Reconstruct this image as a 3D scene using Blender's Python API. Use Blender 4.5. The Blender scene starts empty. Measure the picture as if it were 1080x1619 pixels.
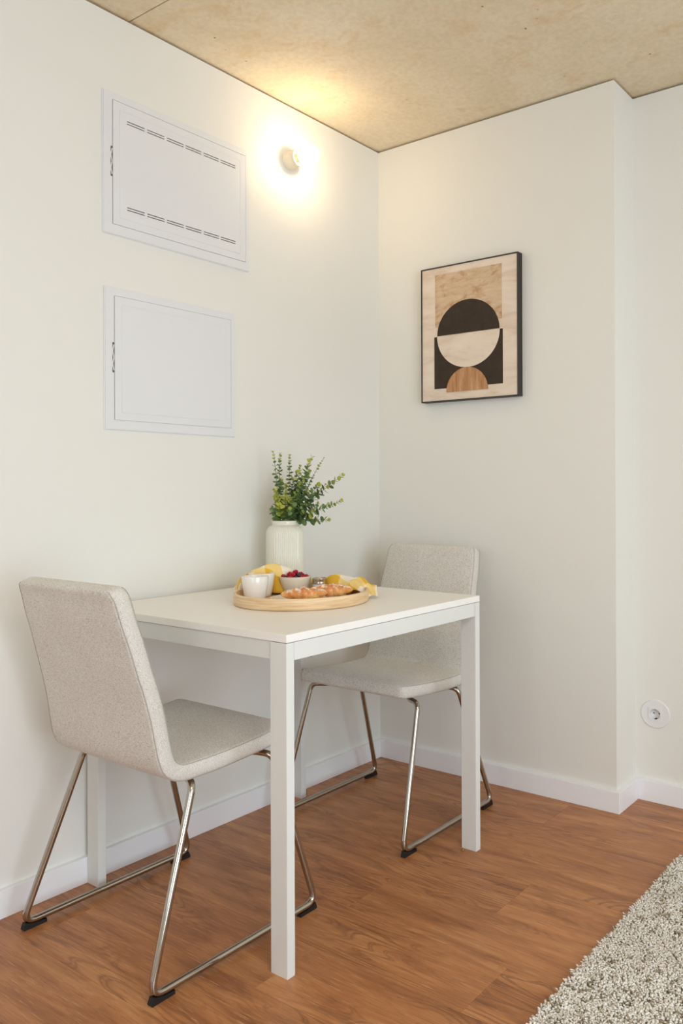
import bpy, bmesh, math, random
import numpy as np
from mathutils import Vector, Matrix, noise
random.seed(7)
PI = math.pi
C = bpy.context.scene.collection
SC = bpy.context.scene

# ---------------------------------------------------------------- room measures (metres)
H = 2.3876          # ceiling height
T = 0.0151          # baseboard thickness
W = 1.004           # width of the boxed-out part of the back wall
D = 0.157           # depth of the step in the back wall
HB = 0.0693         # baseboard height
RX, FY = 4.30, -4.60

# ---------------------------------------------------------------- camera
cam = bpy.data.cameras.new('camera')
cam_o = bpy.data.objects.new('camera', cam); C.objects.link(cam_o)
f_px, shx, shy = 1269.54, 201.6, -42.29
cam.sensor_fit = 'HORIZONTAL'; cam.sensor_width = 36.0
cam.lens = f_px / 1080 * 36
cam.shift_x = -shx / 1080; cam.shift_y = shy / 1080
cam.clip_start = 0.05
yaw, pit, rol = -0.5967, 0.0031, -0.0039
fw = Vector((math.sin(yaw)*math.cos(pit), math.cos(yaw)*math.cos(pit), math.sin(pit)))
rt = Vector((math.cos(yaw), -math.sin(yaw), 0)); up = rt.cross(fw)
r2 = rt*math.cos(rol) + up*math.sin(rol); u2 = -rt*math.sin(rol) + up*math.cos(rol)
m = Matrix((r2, u2, -fw)).transposed().to_4x4(); m.translation = Vector((2.0764, -2.4263, 1.0549))
cam_o.matrix_world = m
SC.camera = cam_o

# ---------------------------------------------------------------- light and exposure
w = bpy.data.worlds.new('world'); SC.world = w; w.use_nodes = True
w.node_tree.nodes['Background'].inputs[0].default_value = (0.75, 0.86, 1.0, 1)
w.node_tree.nodes['Background'].inputs[1].default_value = 1.0
def area(name, loc, rot, sx, sy, power, col):
    l = bpy.data.lights.new(name, 'AREA'); l.shape = 'RECTANGLE'; l.size = sx; l.size_y = sy
    l.energy = power; l.color = col
    o = bpy.data.objects.new(name, l); C.objects.link(o); o.location = loc; o.rotation_euler = rot
    return o
# daylight through the tall window in the right-hand wall; the front light is added fill
area('window_daylight', (RX+0.06, -2.30, 1.18), (0, PI/2, 0), 2.15, 2.1, 87, (0.80, 0.96, 1.08))
area('added_front_fill', (2.2, FY-0.06, 1.35), (PI/2, 0, 0), 1.6, 1.3, 19, (0.92, 0.97, 1.02))
# unseen round fill light added over the middle of the room, behind and above the camera
cl = area('added_ceiling_fill', (2.75, -2.3, H-.075), (0, 0, 0), .75, .75, 19, (1.0, .94, .87)); cl.data.shape = 'DISK'
SC.view_settings.view_transform = 'Standard'; SC.view_settings.look = 'None'
SC.view_settings.gamma = 1.0; SC.view_settings.use_curve_mapping = False
SC.view_settings.exposure = -0.06
SC.cycles.use_denoising = True
SC.cycles.max_bounces = 10; SC.cycles.diffuse_bounces = 6
SC.cycles.sample_clamp_indirect = 6.0
SC.cycles.caustics_reflective = False; SC.cycles.caustics_refractive = False

# ---------------------------------------------------------------- materials
def lin(r, g, b):
    f = lambda c: (c/255/12.92) if c/255 <= .04045 else ((c/255+.055)/1.055)**2.4
    return (f(r), f(g), f(b), 1)
class NT:
    def __init__(s, name):
        s.m = bpy.data.materials.new(name); s.m.use_nodes = True
        s.n = s.m.node_tree.nodes; s.l = s.m.node_tree.links
        s.b = s.n['Principled BSDF']
    def node(s, t, **k):
        n = s.n.new(t)
        for a, v in k.items():
            if a in n.inputs: n.inputs[a].default_value = v
            else: setattr(n, a, v)
        return n
    def link(s, a, b): s.l.new(a, b)
    def coord(s, scale=(1,1,1), kind='Object', rnd=0):
        t = s.node('ShaderNodeTexCoord'); mp = s.node('ShaderNodeMapping')
        mp.inputs['Scale'].default_value = scale
        s.link(t.outputs[kind], mp.inputs['Vector'])
        if rnd:
            oi = s.node('ShaderNodeObjectInfo'); mu = s.node('ShaderNodeMath', operation='MULTIPLY'); mu.inputs[1].default_value = rnd
            s.link(oi.outputs['Random'], mu.inputs[0]); cb = s.node('ShaderNodeCombineXYZ')
            s.link(mu.outputs[0], cb.inputs[0]); s.link(mu.outputs[0], cb.inputs[1])
            s.link(mu.outputs[0], cb.inputs[2])
            s.link(cb.outputs[0], mp.inputs['Location'])
        return mp.outputs[0]
    def noise(s, vec, scale, detail=4, rough=.55, dist=0):
        n = s.node('ShaderNodeTexNoise'); n.inputs['Scale'].default_value = scale
        n.inputs['Detail'].default_value = detail; n.inputs['Roughness'].default_value = rough
        n.inputs['Distortion'].default_value = dist
        s.link(vec, n.inputs['Vector']); return n.outputs[0]
    def ramp(s, fac, stops, interp='LINEAR'):
        r = s.node('ShaderNodeValToRGB'); r.color_ramp.interpolation = interp
        e = r.color_ramp.elements
        while len(e) < len(stops): e.new(.5)
        for k, (p, c) in enumerate(stops): e[k].position = p; e[k].color = c
        s.link(fac, r.inputs[0]); return r.outputs[0]
    def mix(s, fac, a, b, mode='MIX'):
        x = s.node('ShaderNodeMix', data_type='RGBA', blend_type=mode)
        for i, v in ((0, fac), (6, a), (7, b)):
            if hasattr(v, 'is_linked'): s.link(v, x.inputs[i])
            else: x.inputs[i].default_value = v
        return x.outputs[2]
    def bump(s, h, strength=.2, dist=.001):
        b = s.node('ShaderNodeBump'); b.inputs['Strength'].default_value = strength; b.inputs['Distance'].default_value = dist
        s.link(h, b.inputs['Height']); s.link(b.outputs[0], s.b.inputs['Normal'])
    def col(s, v):
        if hasattr(v, 'is_linked'): s.link(v, s.b.inputs['Base Color'])
        else: s.b.inputs['Base Color'].default_value = v
def g(v): return (v, v, v, 1)
def plain(name, col, rough=.5, metal=0, spec=.5, bump=None, coat=0, var=.04):
    s = NT(name); vec = s.coord()
    n = s.noise(vec, 6, 3)
    c2 = tuple(c*(1-var) for c in col[:3])+(1,)
    s.col(s.mix(n, col, c2))
    s.b.inputs['Roughness'].default_value = rough; s.b.inputs['Metallic'].default_value = metal
    s.b.inputs['Specular IOR Level'].default_value = spec; s.b.inputs['Coat Weight'].default_value = coat
    if bump: s.bump(s.noise(vec, bump[0], 3), bump[1], bump[2])
    return s.m
M = {}
M['wall'] = plain('wall_paint', lin(229,228,222), .62, spec=.3, bump=(420, .12, .0006), var=.015)
M['gap'] = plain('painted_gap_shade', lin(120,100,72), .9, spec=.1)  # brown-dark colour stands in for the shade inside the gap
M['skirting'] = plain('skirting_paint', lin(238,238,241), .42, spec=.4, var=.01)
M['enamel'] = plain('white_enamel', lin(224,225,227), .28, spec=.5, var=.01)
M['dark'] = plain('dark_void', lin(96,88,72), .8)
M['table'] = plain('white_melamine', lin(242,240,236), .36, spec=.45, bump=(900, .05, .0003), var=.01)
M['table_leg'] = plain('white_table_enamel', lin(222,223,220), .33, spec=.5, var=.01)
M['nickel'] = plain('polished_nickel', lin(180,174,164), .09, metal=1, var=.03)
M['rubber'] = plain('black_rubber', lin(18,17,17), .6)
M['porcelain'] = plain('lamp_porcelain', lin(255,244,220), .35)
M['ceramic'] = plain('white_glazed_ceramic', lin(236,232,226), .16, coat=.3, var=.01)
M['vase'] = plain('pale_vase_glaze', lin(222,220,206), .2, coat=.3, var=.02)
M['bowl'] = plain('cream_bowl_glaze', lin(222,212,192), .3, coat=.1, var=.03)
M['plate'] = plain('plate_glaze', lin(236,233,230), .2, coat=.2, var=.01)
M['steel'] = plain('steel_lid', lin(190,180,165), .22, metal=1)
M['plastic'] = plain('socket_plastic', lin(228,228,229), .3, var=.01)
M['frame'] = plain('black_frame', lin(48,42,36), .5, var=.2)
M['stem'] = plain('sprig_stem', lin(110,120,70), .6, var=.2)
M['jamglass'] = plain('jar_glass', lin(214,212,206), .08, coat=.5)
M['white_seam'] = plain('seam_thread', lin(172,165,155), .9)
M['screw'] = plain('screw_steel', lin(80,72,60), .4, metal=.8)
M['crumb'] = plain('crumb', lin(150,120,70), .9)

# concrete ceiling
s = NT('raw_concrete'); v = s.coord()
base = s.ramp(s.noise(v, 1.6, 6, .6, .4), [(.3, lin(220,204,174)), (.5, lin(230,216,190)), (.72, lin(238,228,207))])
ora = s.ramp(s.noise(s.coord((1,1.5,1)), 5.5, 5, .65, .8), [(.55, g(0)), (.72, g(.5))])
c = s.mix(ora, base, lin(216,178,120))
fine = s.noise(v, 60, 5, .7)
c = s.mix(s.ramp(fine, [(.35, g(.18)), (.6, g(0))]), c, lin(160,140,105))
vo = s.node('ShaderNodeTexVoronoi'); vo.inputs['Scale'].default_value = 26; s.link(v, vo.inputs['Vector'])
pit = s.ramp(vo.outputs['Distance'], [(.04, g(1)), (.13, g(0))])
msk = s.ramp(s.noise(v, 3.1, 3), [(.56, g(0)), (.62, g(1))])
pm = s.mix(1.0, pit, msk, 'MULTIPLY')
c = s.mix(pm, c, lin(104,78,44)); s.col(c)
s.b.inputs['Roughness'].default_value = .75; s.b.inputs['Specular IOR Level'].default_value = .25
s.bump(s.mix(pm, fine, g(0)), .3, .002); M['concrete'] = s.m

# oak laminate
s = NT('oak_laminate'); R_ = 37.0
v1 = s.coord((1.5, 9, 1), rnd=R_)
n1 = s.noise(v1, 2.2, 6, .6, .7)
base = s.ramp(n1, [(.28, lin(134,82,48)), (.43, lin(168,110,66)), (.55, lin(184,124,76)), (.72, lin(202,143,92))])
cf = s.noise(s.coord((.9, 5.2, 1), rnd=R_+5), 1.5, 2, .45, .6)
mu_ = s.node('ShaderNodeMath', operation='MULTIPLY'); mu_.inputs[1].default_value = 150; s.link(cf, mu_.inputs[0])
si_ = s.node('ShaderNodeMath', operation='SINE'); s.link(mu_.outputs[0], si_.inputs[0])
ring = s.ramp(si_.outputs[0], [(.15, g(0)), (.6, g(.28)), (.9, g(.75)), (1, g(.3))])
msk = s.ramp(s.noise(s.coord((.8, 2.5, 1), rnd=R_+9), 1.9, 2), [(.42, g(.12)), (.6, g(1))])
rm = s.mix(1.0, ring, msk, 'MULTIPLY')
c = s.mix(rm, base, lin(112,68,42))
st = s.noise(s.coord((7, 230, 1), rnd=R_), 1.6, 3, .7)
c = s.mix(s.ramp(st, [(.3, g(.55)), (.48, g(0))]), c, lin(128,80,50))
st2 = s.noise(s.coord((11, 330, 1), rnd=R_+3), 1.3, 2, .6)
c = s.mix(s.ramp(st2, [(.6, g(0)), (.74, g(.6))]), c, lin(224,174,124))
oi = s.node('ShaderNodeObjectInfo')
c = s.mix(s.ramp(oi.outputs['Random'], [(0, g(.10)), (1, g(0))]), c, lin(120,74,44))
s.col(c)
s.link(s.ramp(st, [(.3, g(.42)), (.7, g(.33))]), s.b.inputs['Roughness'])
s.b.inputs['Specular IOR Level'].default_value = .45
s.bump(st, .10, .0006); M['floor'] = s.m

# heathered upholstery
s = NT('heather_fabric'); v = s.coord((.55, 1.3, 1.5))
n = s.noise(v, 430, 2, .6); n2 = s.noise(s.coord(), 9, 3)
c = s.ramp(n, [(.30, lin(156,152,148)), (.44, lin(205,201,195)), (.56, lin(216,212,205)), (.72, lin(232,228,221))])
c = s.mix(s.ramp(n2, [(.4, g(.12)), (.6, g(0))]), c, lin(186,172,156)); s.col(c)
s.b.inputs['Roughness'].default_value = .95; s.b.inputs['Specular IOR Level'].default_value = .15
s.b.inputs['Sheen Weight'].default_value = .25
s.bump(s.noise(s.coord(), 700, 2), .45, .0008); M['fabric'] = s.m

# birch tray
s = NT('birch_veneer'); v = s.coord((1.5, 1.5, 26))
n = s.noise(v, 7, 4, .6, .3)
s.col(s.ramp(n, [(.3, lin(208,172,128)), (.5, lin(226,194,152)), (.7, lin(236,210,174))]))
s.b.inputs['Roughness'].default_value = .5; M['birch'] = s.m

# gingham napkin: cloth print from the cloth's own UVs
s = NT('gingham_cotton'); tc = s.node('ShaderNodeTexCoord'); sp = s.node('ShaderNodeSeparateXYZ'); s.link(tc.outputs['UV'], sp.inputs[0])
def band(o):
    a = s.node('ShaderNodeMath', operation='MULTIPLY'); a.inputs[1].default_value = 1/.115; s.link(o, a.inputs[0])
    f_ = s.node('ShaderNodeMath', operation='FRACT'); s.link(a.outputs[0], f_.inputs[0])
    g_ = s.node('ShaderNodeMath', operation='GREATER_THAN'); g_.inputs[1].default_value = .5; s.link(f_.outputs[0], g_.inputs[0])
    return g_.outputs[0]
ad = s.node('ShaderNodeMath', operation='ADD'); s.link(band(sp.outputs[0]), ad.inputs[0]); s.link(band(sp.outputs[1]), ad.inputs[1])
hf = s.node('ShaderNodeMath', operation='MULTIPLY'); hf.inputs[1].default_value = .5; s.link(ad.outputs[0], hf.inputs[0])
s.col(s.ramp(hf.outputs[0], [(0, lin(236,226,212)), (.4, lin(236,206,130)), (.8, lin(224,176,52))], 'CONSTANT'))
s.b.inputs['Roughness'].default_value = .9; s.bump(s.noise(s.coord(), 900, 2), .3, .0006)
M['gingham'] = s.m

# croissant
s = NT('croissant_crust'); v = s.coord()
c = s.ramp(s.noise(v, 45, 5, .6), [(.3, lin(186,104,50)), (.5, lin(218,148,82)), (.7, lin(238,194,118))])
ge = s.node('ShaderNodeNewGeometry'); sp = s.node('ShaderNodeSeparateXYZ'); s.link(ge.outputs['Normal'], sp.inputs[0])
ad = s.node('ShaderNodeMath', operation='MULTIPLY_ADD'); ad.inputs[1].default_value = .26; s.link(sp.outputs[2], ad.inputs[0]); s.link(s.noise(v, 95, 4, .7), ad.inputs[2])
c = s.mix(s.ramp(ad.outputs[0], [(.66, g(0)), (.80, g(.8))]), c, lin(246,238,230)); s.col(c)
s.b.inputs['Roughness'].default_value = .55; s.bump(s.noise(v, 160, 3), .4, .001); M['crust'] = s.m
M['rasp'] = plain('raspberry_skin', lin(196,24,44), .35, var=.45)
M['rasp'].node_tree.nodes['Principled BSDF'].inputs['Subsurface Weight'].default_value = 0
M['blue'] = plain('blueberry_skin', lin(62,60,84), .5, var=.4)

# leaves: tint attribute runs from mature green to the fresh yellow tips
s = NT('eucalyptus_leaf'); at = s.node('ShaderNodeAttribute', attribute_name='tint')
oi = s.node('ShaderNodeObjectInfo')
c = s.mix(oi.outputs['Random'], lin(74,108,60), lin(122,146,92))
c = s.mix(s.ramp(s.noise(s.coord(), 60, 2), [(.4, g(0)), (.7, g(.3))]), c, lin(150,160,90))
s.col(c); s.b.inputs['Roughness'].default_value = .5; s.b.inputs['Subsurface Weight'].default_value = 0
M['leaf'] = s.m
s = NT('fresh_eucalyptus_leaf'); oi = s.node('ShaderNodeObjectInfo')
s.col(s.mix(oi.outputs['Random'], lin(128,148,62), lin(196,196,84))); s.b.inputs['Roughness'].default_value = .5
M['leaf_new'] = s.m

# picture prints
def print_mat(name, a, b, c_, sc, scale=(1,1,1), spots=None):
    s = NT(name); n = s.noise(s.coord(scale), sc, 6, .65, .5)
    c = s.ramp(n, [(.3, a), (.5, b), (.72, c_)])
    if spots: c = s.mix(s.ramp(s.noise(s.coord((1,1,1.6)), 14, 5, .7, .8), [(.5, g(0)), (.64, g(.75))]), c, spots)
    s.col(c); s.b.inputs['Roughness'].default_value = .75; s.b.inputs['Specular IOR Level'].default_value = .2
    s.bump(s.noise(s.coord((1,1,3)), 300, 2), .2, .0004); return s.m
M['print_ground'] = print_mat('canvas_ground', lin(206,184,164), lin(224,208,192), lin(232,220,206), 5, (1,1,3.5))
M['print_tan'] = print_mat('tan_wash', lin(186,158,128), lin(204,178,148), lin(216,196,170), 12, (1,1,4), lin(176,128,84))
M['print_dark'] = print_mat('charcoal_print', lin(56,46,38), lin(62,52,43), lin(68,58,48), 30)
M['print_wood'] = print_mat('wood_print', lin(158,110,72), lin(184,138,98), lin(206,166,126), 9, (9,1,1))

# rug pile, tint per tuft
s = NT('rug_yarn'); at = s.node('ShaderNodeAttribute', attribute_name='tint')
s.col(s.ramp(at.outputs['Fac'], [(0, lin(112,98,76)), (.22, lin(160,148,126)), (.42, lin(202,192,176)), (.7, lin(224,218,208)), (1, lin(246,242,236))]))
s.b.inputs['Roughness'].default_value = .95; s.b.inputs['Specular IOR Level'].default_value = .1
M['rug'] = s.m
M['rug_base'] = plain('rug_backing', lin(214,204,188), .95, var=.2)

# lamp: a small glowing burner inside a faintly glowing, see-through glass envelope
s = NT('glowing_burner'); s.b.inputs['Base Color'].default_value = (1, .95, .85, 1)
s.b.inputs['Emission Color'].default_value = (1.0, .76, .48, 1); s.b.inputs['Emission Strength'].default_value = 330
M['burner'] = s.m
s = NT('bulb_envelope'); em = s.node('ShaderNodeEmission'); em.inputs[0].default_value = (1.0, .80, .54, 1); em.inputs[1].default_value = 14
tr = s.node('ShaderNodeBsdfTransparent'); mx = s.node('ShaderNodeMixShader'); mx.inputs[0].default_value = .30
s.link(tr.outputs[0], mx.inputs[1]); s.link(em.outputs[0], mx.inputs[2]); s.link(mx.outputs[0], s.n['Material Output'].inputs[0])
M['bulb'] = s.m

# ---------------------------------------------------------------- mesh helpers
def link(o, parent=None):
    C.objects.link(o)
    if parent: o.parent = parent
    return o
def mesh(name, vs, fs, mat, parent=None, smooth=False, mats=None, mi=None, loc=None):
    me = bpy.data.meshes.new(name); me.from_pydata([tuple(v) for v in vs], [], fs)
    if not isinstance(mat, (list, tuple)): mat = [mat]
    for x in mat: me.materials.append(M[x] if isinstance(x, str) else x)
    if mi: me.polygons.foreach_set('material_index', mi)
    if smooth: me.polygons.foreach_set('use_smooth', [True]*len(me.polygons))
    me.update()
    o = bpy.data.objects.new(name, me)
    if loc: o.location = loc
    return link(o, parent)
def bm_obj(name, bm, mat, parent=None, smooth=False, loc=None):
    me = bpy.data.meshes.new(name); bm.normal_update(); bm.to_mesh(me); bm.free()
    if not isinstance(mat, (list, tuple)): mat = [mat]
    for x in mat: me.materials.append(M[x])
    if smooth: me.polygons.foreach_set('use_smooth', [True]*len(me.polygons))
    o = bpy.data.objects.new(name, me)
    if loc: o.location = loc
    return link(o, parent)
def box(bm, x0, x1, y0, y1, z0, z1, bev=0, mi=0, seg=2):
    r = bmesh.ops.create_cube(bm, size=1)
    for v in r['verts']:
        v.co = Vector(((x0+x1)/2 + v.co.x*(x1-x0), (y0+y1)/2 + v.co.y*(y1-y0), (z0+z1)/2 + v.co.z*(z1-z0)))
    fs = set(f for v in r['verts'] for f in v.link_faces)
    if bev:
        es = set(e for v in r['verts'] for e in v.link_edges)
        rr = bmesh.ops.bevel(bm, geom=list(es), offset=bev, segments=seg, affect='EDGES', profile=.5)
        fs = set(rr['faces']) | set(f for f in fs if f.is_valid)
    for f in fs: f.material_index = mi
def box_obj(name, b, mat, parent=None, bev=0, seg=2):
    bm = bmesh.new(); box(bm, *b, bev=bev, seg=seg); return bm_obj(name, bm, mat, parent)
def lathe(prof, n=64, mod=None, axis='z'):
    """prof: (r, z); closed ends where r = 0"""
    vs, fs = [], []; rows = []
    for k, (r, z) in enumerate(prof):
        if r < 1e-6: rows.append([len(vs)]); vs.append((0, 0, z))
        else:
            row = []
            for i in range(n):
                a = 2*PI*i/n; rr = r + (mod(k, a, z) if mod else 0)
                row.append(len(vs)); vs.append((rr*math.cos(a), rr*math.sin(a), z))
            rows.append(row)
    for a, b in zip(rows, rows[1:]):
        for i in range(n):
            j = (i+1) % n
            if len(a) == 1 and len(b) == 1: continue
            if len(a) == 1: fs.append((a[0], b[j], b[i]))
            elif len(b) == 1: fs.append((a[i], a[j], b[0]))
            else: fs.append((a[i], a[j], b[j], b[i]))
    if axis == 'x': vs = [(z, x, y) for x, y, z in vs]
    if axis == '-y': vs = [(x, -z, y) for x, y, z in vs]
    return vs, fs
def fillet(pts, rads, n=7):
    out = [pts[0]]
    for i in range(1, len(pts)-1):
        p, r = pts[i], rads[i]
        a = (pts[i-1]-p); b = (pts[i+1]-p); la, lb = a.length, b.length; a.normalize(); b.normalize()
        if r <= 0: out.append(p); continue
        ang = a.angle(b); d = min(r/math.tan(ang/2), la*.49, lb*.49)
        p0 = p+a*d; p1 = p+b*d
        for k in range(n+1):
            t = k/n; out.append(p0*(1-t)**2 + p*2*t*(1-t) + p1*t*t)
    out.append(pts[-1]); return out
def sweep(pts, rad, n=12, cap=True, closed=False):
    vs, fs = [], []; N = len(pts); prev = None
    for i, p in enumerate(pts):
        a = pts[i-1] if (i > 0 or closed) else p; b = pts[(i+1) % N] if (i < N-1 or closed) else p
        t = (b-a).normalized()
        if prev is None:
            x = t.orthogonal().normalized()
        else:
            x = (prev - t*prev.dot(t)).normalized()
        prev = x; y = t.cross(x); r = rad[i] if isinstance(rad, (list, tuple)) else rad
        for k in range(n):
            q = 2*PI*k/n; vs.append(p + x*(r*math.cos(q)) + y*(r*math.sin(q)))
    for i in range(N if closed else N-1):
        for k in range(n):
            j = (k+1) % n; i2 = (i+1) % N
            fs.append((i*n+k, i*n+j, i2*n+j, i2*n+k))
    if cap and not closed:
        fs.append(tuple(reversed(range(n)))); fs.append(tuple(range((N-1)*n, N*n)))
    return vs, fs
def tag(o, label, cat, group=None, kind=None):
    o['label'] = label; o['category'] = cat
    if group: o['group'] = group
    if kind: o['kind'] = kind
    return o
def thing(name, label, cat, loc=(0,0,0), rz=0, group=None):
    o = bpy.data.objects.new(name, None); o.empty_display_size = .05; C.objects.link(o)
    o.location = loc; o.rotation_euler = (0, 0, rz)
    return tag(o, label, cat, group)
def struct(o):
    o['kind'] = 'structure'; return o
def copy_tree(o, parent=None):
    c = o.copy(); C.objects.link(c)
    if parent: c.parent = parent
    for ch in o.children: copy_tree(ch, c)
    return c

# ================================================================= SETTING
# floor: subfloor slab with individual laminate planks
fl = struct(box_obj('floor', (-.1, RX+.1, FY-.1, .28, -.06, -.0085), 'dark'))
BW, BL = .178, 1.30
pl_cache = {}
def plank(x0, x1, y0, y1):
    g_ = .0002; key = (round(x1-x0, 4), round(y1-y0, 4))
    if key not in pl_cache:
        a, b = (x1-x0)/2-g_, (y1-y0)/2-g_; c = .0005
        vs = [(-a,-b,-.008),(a,-b,-.008),(a,b,-.008),(-a,b,-.008),(-a,-b,-c),(a,-b,-c),(a,b,-c),(-a,b,-c),
              (-a+c,-b+c,0),(a-c,-b+c,0),(a-c,b-c,0),(-a+c,b-c,0)]
        fs = [(3,2,1,0)] + [(i, (i+1)%4, 4+(i+1)%4, 4+i) for i in range(4)] + [(4+i, 4+(i+1)%4, 8+(i+1)%4, 8+i) for i in range(4)] + [(8,9,10,11)]
        me = bpy.data.meshes.new('plank'); me.from_pydata(vs, [], fs); me.materials.append(M['floor']); me.update(); pl_cache[key] = me
    o = bpy.data.objects.new('plank', pl_cache[key]); o.location = ((x0+x1)/2, (y0+y1)/2, 0); link(o, fl)
joints = {-1: .850, -4: 1.007, -5: .682, -7: .743, 0: 1.52, -2: 1.35, -3: .35, -6: 1.15, -8: 1.45}
k = 0
while True:                                   # rows run along x; row k spans y0..y0+BW
    y0 = -.031 + BW*k; y1 = y0+BW
    if k == 0: y1 = .155
    if y1 < FY: break
    y0 = max(y0, FY)
    j = joints.get(k, (k*.437) % BL)
    while j > 0: j -= BL
    x = j
    while x < RX:
        xa, xb = max(x, .001), min(x+BL, RX-.001)
        if xb-xa > .02: plank(xa, xb, y0, y1)
        x += BL
    k -= 1
# walls: painted board stopping 7 mm short of the slab, core coloured dark to paint in the gap's shade
def wall(name, b, core):
    bm = bmesh.new(); box(bm, *b, 0, H-.007); box(bm, *core, .01, H+.0005, mi=1)
    return struct(bm_obj(name, bm, ['wall', 'gap']))
wall('wall_left', (-.03, 0, FY, .26), (-.12, -.014, FY, .26))
wall('wall_back', (0, W, 0, D+.005), (0, W-.014, .014, .26))
bm = bmesh.new(); sxc, szc, sh_ = 1.076, .293, .022          # boxed round the socket's back box
for b in ((W, sxc-sh_, 0, H-.007), (sxc+sh_, RX, 0, H-.007), (sxc-sh_, sxc+sh_, 0, szc-sh_), (sxc-sh_, sxc+sh_, szc+sh_, H-.007)):
    box(bm, b[0], b[1], D, D+.014, b[2], b[3])
box(bm, W-.02, RX+.1, D+.014, .28, .01, H+.0005, mi=1)
struct(bm_obj('wall_recess', bm, ['wall', 'gap']))
# right wall with window opening, front wall with an opening added for the fill
wy0, wy1, wz0, wz1 = -3.37, -1.23, .09, 2.27
bm = bmesh.new()
for b in ((FY, wy0, 0, H), (wy1, D+.1, 0, H), (wy0, wy1, 0, wz0), (wy0, wy1, wz1, H)): box(bm, RX, RX+.2, *b)
struct(bm_obj('wall_right', bm, 'wall'))
bm = bmesh.new(); fx0, fx1, fz0, fz1 = 1.38, 3.02, .68, 2.02
for a, b, c_, d_ in ((-.1, fx0, 0, H), (fx1, RX+.1, 0, H), (fx0, fx1, 0, fz0), (fx0, fx1, fz1, H)): box(bm, a, b, FY-.2, FY, c_, d_)
struct(bm_obj('wall_front', bm, 'wall'))
def window(name, axis, at, a0, a1, z0, z1):
    bm = bmesh.new(); w_ = .05
    for (a, b, c_, d_) in ((a0, a0+w_, z0, z1), (a1-w_, a1, z0, z1), (a0, a1, z0, z0+w_), (a0, a1, z1-w_, z1), ((a0+a1)/2-.03, (a0+a1)/2+.03, z0, z1)):
        if axis == 'x': box(bm, at, at+.05, a, b, c_, d_, bev=.003, seg=1)
        else: box(bm, a, b, at-.05, at, c_, d_, bev=.003, seg=1)
    return struct(bm_obj(name, bm, 'enamel'))
window('window_1', 'x', RX-.005, wy0, wy1, wz0, wz1)
window('added_window_2', 'y', FY+.005, fx0, fx1, fz0, fz1)  # unseen window, added to go with the front fill light
# ceiling: two cast bays with a recessed casting joint
ceil = struct(box_obj('ceiling', (-.12, RX+.2, FY-.2, .28, H+.03, H+.15), 'concrete'))
box_obj('concrete_bay', (-.12, RX+.2, -1.0735, .28, H, H+.04), 'concrete', ceil, bev=.002, seg=1)
box_obj('concrete_bay', (-.12, RX+.2, FY-.2, -1.0762, H, H+.04), 'concrete', ceil, bev=.002, seg=1)
# baseboards
def base(name, b): struct(box_obj(name, b+(0, HB), 'skirting', bev=.0012, seg=2))
base('baseboard_left', (0, T, FY, 0)); base('baseboard_back', (T, W+T, -T, 0))
base('baseboard_return', (W, W+T, 0, D)); base('baseboard_recess', (W+T, RX, D-T, D))

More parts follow.
